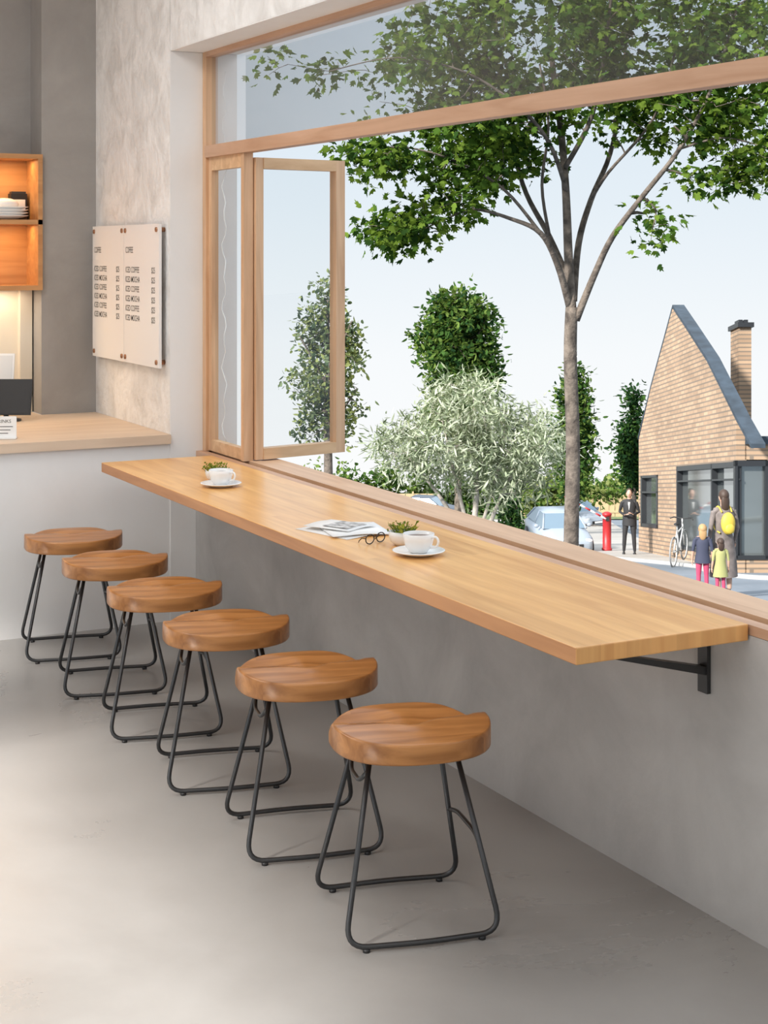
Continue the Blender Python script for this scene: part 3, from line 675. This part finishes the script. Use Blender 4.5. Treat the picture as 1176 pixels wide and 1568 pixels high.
# ------------------------------------------------------------------ people
M['skin']=plain('skin',(.48,.29,.21),.5); M['suit']=plain('black_suit',(.018,.018,.02),.7); M['hair_d']=plain('hair_dark',(.045,.025,.016),.6); M['hair_b']=plain('hair_blonde',(.36,.22,.10),.6)
M['dress']=plain('dress_grey',(.15,.125,.115),.8,var=.3,vscale=9); M['yellow']=plain('backpack_yellow',(.55,.40,.05),.6); M['navy']=plain('top_navy',(.035,.04,.07),.8)
M['pink']=plain('trousers_red',(.42,.05,.11),.8); M['ygreen']=plain('top_yellow_green',(.30,.30,.12),.8); M['shoe']=plain('shoe_dark',(.03,.03,.03),.5); M['lips']=plain('lips',(.45,.14,.12),.5); M['shirt']=plain('shirt_white',(.6,.6,.6),.7)
def person(name,R,Z,H,yaw,regions,arms,hair='hair_d',long_hair=False,extra=None,child=False,stance=.1):
    z=-.09-.153*Z+.02; x,y=site(R,Z); s=H/1.73
    hs=1.28 if child else 1.0
    b=MB()
    for sg in (-1,1):
        b.tube(smooth_pts([(sg*.085,0,.90),(sg*(stance*.6+.035),-.012,.49),(sg*stance,.015,.09)],4),[.088,.084,.078,.068,.058,.056,.052,.044,.036],'skin',12)
        b.ell((sg*stance,-.045,.042),(.042,.125,.042),'skin')
    b.ell((0,0,.93),(.158,.112,.14),'skin'); b.ell((0,0,1.1),(.132,.095,.18),'skin'); b.ell((0,.0,1.28),(.165,.108,.17),'skin')
    b.tube([(-.17,0,1.385),(0,0,1.41),(.17,0,1.385)],[.055,.062,.055],'skin',12)
    b.tube([(0,.005,1.40),(0,-.008,1.54)],[.058,.05],'skin',12)
    hc=(0,-.012,1.615)
    b.ell(hc,(.075*hs,.094*hs,.115*(1+(hs-1)*.5)),'skin'); b.ell((0,-.045,1.555),(.05*hs,.05*hs,.045),'skin'); b.ell((0,-.105*hs,1.60),(.012,.02,.022),'skin')
    for sg in (-1,1): b.ell((sg*.077*hs,0,1.605),(.012,.02,.03),'skin')
    for sg in (-1,1):
        el,wr,hd=arms[0 if sg<0 else 1]
        b.tube([(sg*.175,0,1.385),tuple((Vector((sg*.19,0,1.37))+Vector(el))/2),el,tuple((Vector(el)+Vector(wr))/2),wr],[.052,.047,.038,.036,.026],'skin',12)
        dv=Vector(hd).normalized(); c=Vector(wr)+dv*.045; 
        b.ell(tuple(c),(.028,.034,.045),'skin')
    tmp=b.build('tmp'); md=tmp.modifiers.new('r','REMESH'); md.mode='VOXEL'; md.voxel_size=.011; sm_=tmp.modifiers.new('s','SMOOTH'); sm_.iterations=4
    dg=bpy.context.evaluated_depsgraph_get(); me=bpy.data.meshes.new_from_object(tmp.evaluated_get(dg))
    m=MB()
    V=[tuple(v.co) for v in me.vertices]; m.v=list(V)
    for p in me.polygons:
        c=p.center; k='skin'
        for (z0_,z1_,xmax,kk) in regions:
            if z0_<=c.z<z1_ and abs(c.x)<=xmax: k=kk; break
        m.f.append(tuple(p.vertices)); m.m.append(m.mi(k)); m.sm.append(True)
    bpy.data.objects.remove(tmp); bpy.data.meshes.remove(me)
    for sg in (-1,1):
        el,wr,hd=arms[0 if sg<0 else 1]; dv=Vector(hd).normalized(); side=Vector((0,-1,0)); 
        if abs(dv.dot(side))>.7: side=Vector((0,0,1))
        side=(side-dv*side.dot(dv)).normalized(); curl=Vector((-sg,0,0)); base=Vector(wr)+dv*.07
        for i,L in enumerate((.070,.078,.072,.058)):
            o=base+side*(.027-.018*i); m.tube([o,o+dv*L*.5+curl*.004,o+dv*L*.85+curl*.016,o+dv*L+curl*.026],[.009,.0085,.0075,.006],'skin',6)
        o=Vector(wr)+dv*.03+side*.025; m.tube([o,o+side*.022+dv*.022,o+side*.03+dv*.05],[.011,.010,.007],'skin',6)
    for sg in (-1,1):
        m.ell((sg*.028*hs,-.093*hs,1.617),(.011,.008,.006),'shirt',seg=8,rings=6); m.ell((sg*.028*hs,-.099*hs,1.617),(.005,.005,.005),'hair_d',seg=8,rings=6)
    m.ell((0,-.096*hs,1.562),(.02,.007,.006),'lips',seg=8,rings=6)
    m.ell((0,.012,1.64),(.085*hs,.098*hs,.105*(1+(hs-1)*.5)),hair)
    if long_hair: m.ell((0,.065*hs,1.53),(.075*hs,.045,.17),hair)
    if extra: extra(m)
    return m.build(name,loc=(x,y,z),rot=(0,0,yaw)),s
def fin(t):
    ob,s=t; ob.scale=(s,s,s); return ob
down=lambda sg:((sg*.235,.02,1.10),(sg*.25,-.03,.86),(sg*.05,-.1,-1))
away=math.radians(-27.5+180)
def woman_x(m):
    prof=[(.245,.30),(.235,.45),(.215,.65),(.185,.85),(.14,1.08),(.155,1.2),(.178,1.33),(.12,1.42),(.06,1.455)]
    m.lathe(prof,(0,0,0),'dress',28,1,.72)
    m.ell((0,.165,1.20),(.125,.075,.185),'yellow'); m.ell((0,.23,1.12),(.085,.035,.085),'yellow')
    for sg in (-1,1): m.tube(smooth_pts([(sg*.09,.12,1.38),(sg*.1,0,1.46),(sg*.11,-.125,1.33),(sg*.13,-.08,1.1),(sg*.12,.11,1.04)],5),.014,'yellow',6)
fin(person('woman_with_backpack',5.66,26.5,1.74,away+.25,[(0,.09,9,'shoe'),(.82,1.47,.28,'dress'),(.86,1.45,9,'dress'),(.09,.5,9,'skin')],
  [((-.235,.03,1.10),(-.24,-.08,.88),(-.1,-.1,-1)),((.24,.02,1.10),(.26,-.02,.87),(.1,-.1,-1))],'hair_d',True,woman_x))
def kid_x(m):
    m.lathe([(.20,.80),(.175,.95),(.15,1.1),(.165,1.3),(.13,1.4),(.07,1.44)],(0,0,0),'navy',24,1,.72)
fin(person('girl_blonde',5.27,26.3,1.16,away-.1,[(0,.1,9,'shoe'),(.1,.9,.2,'pink'),(.86,1.44,.175,'navy'),(1.08,1.44,9,'navy')],[down(-1),down(1)],'hair_b',True,kid_x,True))
def kid_y(m):
    m.lathe([(.23,.62),(.19,.85),(.15,1.08),(.165,1.3),(.13,1.4),(.07,1.44)],(0,0,0),'ygreen',24,1,.75)
fin(person('girl_dark_haired',5.44,25.7,.95,away+.1,[(0,.1,9,'shoe'),(.1,.6,.2,'pink'),(.6,1.44,.175,'ygreen'),(1.08,1.44,9,'ygreen')],[down(-1),down(1)],'hair_d',True,kid_y,True))
def man_x(m):
    m.lathe([(.185,.78),(.175,.95),(.15,1.12),(.178,1.3),(.15,1.4),(.07,1.46)],(0,0,0),'suit',24,1,.70)
    m.add([(-.03,-.126,1.40),(.03,-.126,1.40),(0,-.130,1.18)],[(0,1,2)],'shirt')
fin(person('man_in_suit',6.68,43.3,1.80,math.radians(-27.5-12),[(0,.09,9,'shoe'),(.09,.92,.22,'suit'),(.88,1.47,9,'suit')],
  [((-.25,.03,1.12),(-.12,-.20,1.08),(.6,-.5,.2)),((.25,.03,1.12),(.13,-.2,1.10),(-.6,-.5,.3))],'hair_d',False,man_x,False,.14))

# ------------------------------------------------------------------ bicycle
M['bikewhite']=plain('bicycle_white',(.6,.6,.59),.4); M['tyre']=plain('bicycle_tyre',(.25,.25,.25),.6)
m=MB()
for cx in (-.52,.52):
    m.tube([(cx+.34*math.cos(t),0,.35+.34*math.sin(t)) for t in [i*math.pi/16 for i in range(32)]],.02,'tyre',6,True)
    m.tube([(cx+.315*math.cos(t),0,.35+.315*math.sin(t)) for t in [i*math.pi/16 for i in range(32)]],.011,'bikewhite',6,True)
    for i in range(12): t=i*math.pi/6; m.tube([(cx,0,.35),(cx+.31*math.cos(t),0,.35+.31*math.sin(t))],.003,'metal',3)
for a,b in (((-.52,.35),(-.02,.30)),((-.52,.35),(-.16,.80)),((-.02,.30),(-.16,.80)),((-.14,.74),(.36,.80)),((-.02,.30),(.37,.74)),((.34,.88),(.52,.35)),((-.16,.80),(-.19,.93)),((.34,.88),(.32,1.0))):
    m.tube([(a[0],0,a[1]),(b[0],0,b[1])],.018,'bikewhite',6)
m.ell((-.2,0,.95),(.13,.07,.03),'black'); m.tube([(.25,-.27,1.0),(.36,-.2,1.02),(.32,0,1.0),(.36,.2,1.02),(.25,.27,1.0)],.015,'black',6)
m.tube([(-.02+.09*math.cos(t),.02,.30+.09*math.sin(t)) for t in [i*math.pi/6 for i in range(12)]],.01,'metal',5,True)
m.tube([(-.02,.1,.30),(-.02,.1,.14)],.012,'metal',5); m.tube([(-.02,-.1,.30),(-.02,-.1,.46)],.012,'metal',5); m.tube([(-.02,-.1,.3),(-.02,.1,.3)],.012,'metal',5)
x,y=site(6.9,37.2); m.build('bicycle',loc=(x,y,gz(x,y)+.06),rot=(0,0,math.radians(62.5-24)))

# ------------------------------------------------------------------ parking barrier
M['red']=plain('red_paint',(.36,.015,.018),.45)
x,y=site(6.45,46); z=gz(x,y)
m=MB(); m.lathe([(.001,0),(.15,0),(.15,.05),(.125,.06),(.125,1.0),(.14,1.01),(.14,1.06),(.06,1.10),(.001,1.11)],(0,0,0),'red',20)
m.box(-.05,.05,-.16,-.10,.86,.98,'metal')
dirv=Vector((-1,0,.55)).normalized()
for i in range(8):
    a=Vector((-.05,-.16,.92))+dirv*(i*.17); b=a+dirv*.17; m.tube([a,b],.025,'red' if i%2 else 'paper',8)
m.build('parking_barrier',loc=(x,y,z+.06),rot=(0,0,-math.asin(S_)))

# ------------------------------------------------------------------ cars
def car(u_R,Z,yaw,col,sc=1.0):
    key='car_'+str(col); M[key]=plain('car_paint_'+str(len(M)),col,.25,.1); 
    if 'carglass' not in M: M['carglass']=plain('car_glass',(.22,.30,.36),.06,.6); M['lamp']=plain('car_lamp',(.7,.72,.75),.1)
    m=MB()
    st=[(-2.15,.62,.35,.60),(-2.08,.78,.26,.72),(-1.8,.86,.22,.84),(-1.1,.90,.20,.95),(-.6,.91,.20,.99),(.6,.91,.20,1.0),(1.6,.89,.22,.98),(2.0,.84,.28,.92),(2.12,.70,.36,.80)]
    vs=[];fs=[];n=12
    for yy,w,a,b in st:
        for j in range(n):
            an=2*math.pi*(j+.5)/n; cx=math.copysign(abs(math.cos(an))**.45,math.cos(an)); sz=math.copysign(abs(math.sin(an))**.45,math.sin(an))
            vs.append((w*cx,yy,(a+b)/2+(b-a)/2*sz))
    for i in range(len(st)-1):
        for j in range(n): fs.append((i*n+j,i*n+(j+1)%n,(i+1)*n+(j+1)%n,(i+1)*n+j))
    fs.append(tuple(range(n-1,-1,-1))); fs.append(tuple((len(st)-1)*n+j for j in range(n)))
    m.add(vs,fs,key,True)
    def ringq(z,w,y0,y1): return [(-w,y0,z),(w,y0,z),(w,y1,z),(-w,y1,z)]
    a=ringq(.94,.80,-1.05,1.75); b=ringq(1.38,.62,-.35,1.1); c=ringq(1.43,.56,-.2,.95)
    m.add(a+b,[(0,1,5,4),(1,2,6,5),(2,3,7,6),(3,0,4,7)],'carglass'); m.add(b+c,[(0,1,5,4),(1,2,6,5),(2,3,7,6),(3,0,4,7),(4,5,6,7)],key,True)
    for i in range(4): m.tube([a[i],b[i]],.035,key,6)
    for sg in (-1,1):
        m.tube([(sg*.8,.35,.94),(sg*.62,.35,1.38)],.035,key,6)
        for yy in (-1.35,1.35):
            m.tube([(sg*.72,yy,.32),(sg*.93,yy,.32)],.32,'black',20); m.tube([(sg*.925,yy,.32),(sg*.94,yy,.32)],.2,'metal',14)
        m.ell((sg*.62,-2.03,.66),(.17,.08,.08),'lamp'); m.ell((sg*.98,-.75,1.0),(.09,.06,.07),key); m.ell((sg*.66,2.03,.75),(.13,.08,.08),'red')
    m.box(-.42,.42,-2.17,-2.1,.40,.56,'black'); m.box(-.25,.25,-2.19,-2.16,.44,.54,'paper')
    x,y=site(u_R,Z); ob=m.build('car',loc=(x,y,gz(x,y)+.05),rot=(0.0,0,yaw)); ob.scale=(sc,)*3
    return ob
fy=math.radians(-27.5)
car(5.15,47,fy+.12,(.30,.35,.41),.80); car(9.9,82,fy+.5,(.30,.34,.40),.9); car(2.9,104,fy+1.2,(.04,.055,.08),1.0)

# ------------------------------------------------------------------ lights
def area(name,loc,sx,sy,energy,col=(1,1,1),rot=(0,0,0),spread=None):
    l=bpy.data.lights.new(name,'AREA'); l.shape='RECTANGLE'; l.size=sx; l.size_y=sy; l.energy=energy; l.color=col
    if spread: l.spread=spread
    o=bpy.data.objects.new(name,l); scene.collection.objects.link(o); o.location=loc; o.rotation_euler=rot; return o
for i,(x,y,en) in enumerate(((-1.4,.8,22),(-1.4,4.2,26),(.7,2.6,17),(.7,5.6,38),(.7,-.6,20))):
    area('ceiling_fill_light',(x,y,HC-.03),1.3,1.3,en,(1,.985,.965))  # broad fill areas added below the ceiling to brighten the room
area('cabinet_strip_light_1',(1.6,7.72,2.055),.9,.03,3.2,(1,.62,.28))
area('cabinet_strip_light_2',(1.6,7.72,1.738),.9,.03,3.2,(1,.62,.28))
area('cabinet_strip_light_3',(1.5,7.74,1.418),1.0,.08,3.6,(1,.82,.6))
sun=bpy.data.lights.new('sun','SUN'); sun.energy=9.0; sun.angle=math.radians(4.5); sun.color=(1,.955,.90)
so=bpy.data.objects.new('sun',sun); scene.collection.objects.link(so)
so.rotation_euler=Vector((.80,.28,-.52)).to_track_quat('-Z','Y').to_euler()

# world: pale hazy sky gradient, brighter overhead
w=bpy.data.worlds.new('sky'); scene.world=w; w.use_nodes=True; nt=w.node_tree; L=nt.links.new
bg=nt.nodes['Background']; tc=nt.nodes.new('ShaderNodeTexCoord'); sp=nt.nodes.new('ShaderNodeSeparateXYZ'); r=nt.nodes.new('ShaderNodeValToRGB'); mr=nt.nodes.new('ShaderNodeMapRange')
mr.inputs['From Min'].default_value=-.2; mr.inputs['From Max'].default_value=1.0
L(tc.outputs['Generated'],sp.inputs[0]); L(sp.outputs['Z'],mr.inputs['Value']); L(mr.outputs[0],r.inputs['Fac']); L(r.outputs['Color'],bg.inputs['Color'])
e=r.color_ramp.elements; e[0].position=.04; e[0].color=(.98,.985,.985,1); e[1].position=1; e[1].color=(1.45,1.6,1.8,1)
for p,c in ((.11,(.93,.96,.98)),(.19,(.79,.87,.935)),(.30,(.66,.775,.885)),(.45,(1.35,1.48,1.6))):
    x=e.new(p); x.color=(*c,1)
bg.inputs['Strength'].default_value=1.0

# ------------------------------------------------------------------ camera
cam=bpy.data.cameras.new('camera'); co=bpy.data.objects.new('camera',cam); scene.collection.objects.link(co)
co.location=(0,0,1.62); co.rotation_euler=(math.radians(90),0,-math.asin(S_))
cam.sensor_fit='VERTICAL'; cam.sensor_height=24; cam.lens=24*2484/1600
cam.shift_y=-(800-390)/1600; cam.clip_end=600; cam.clip_start=.05
scene.camera=co
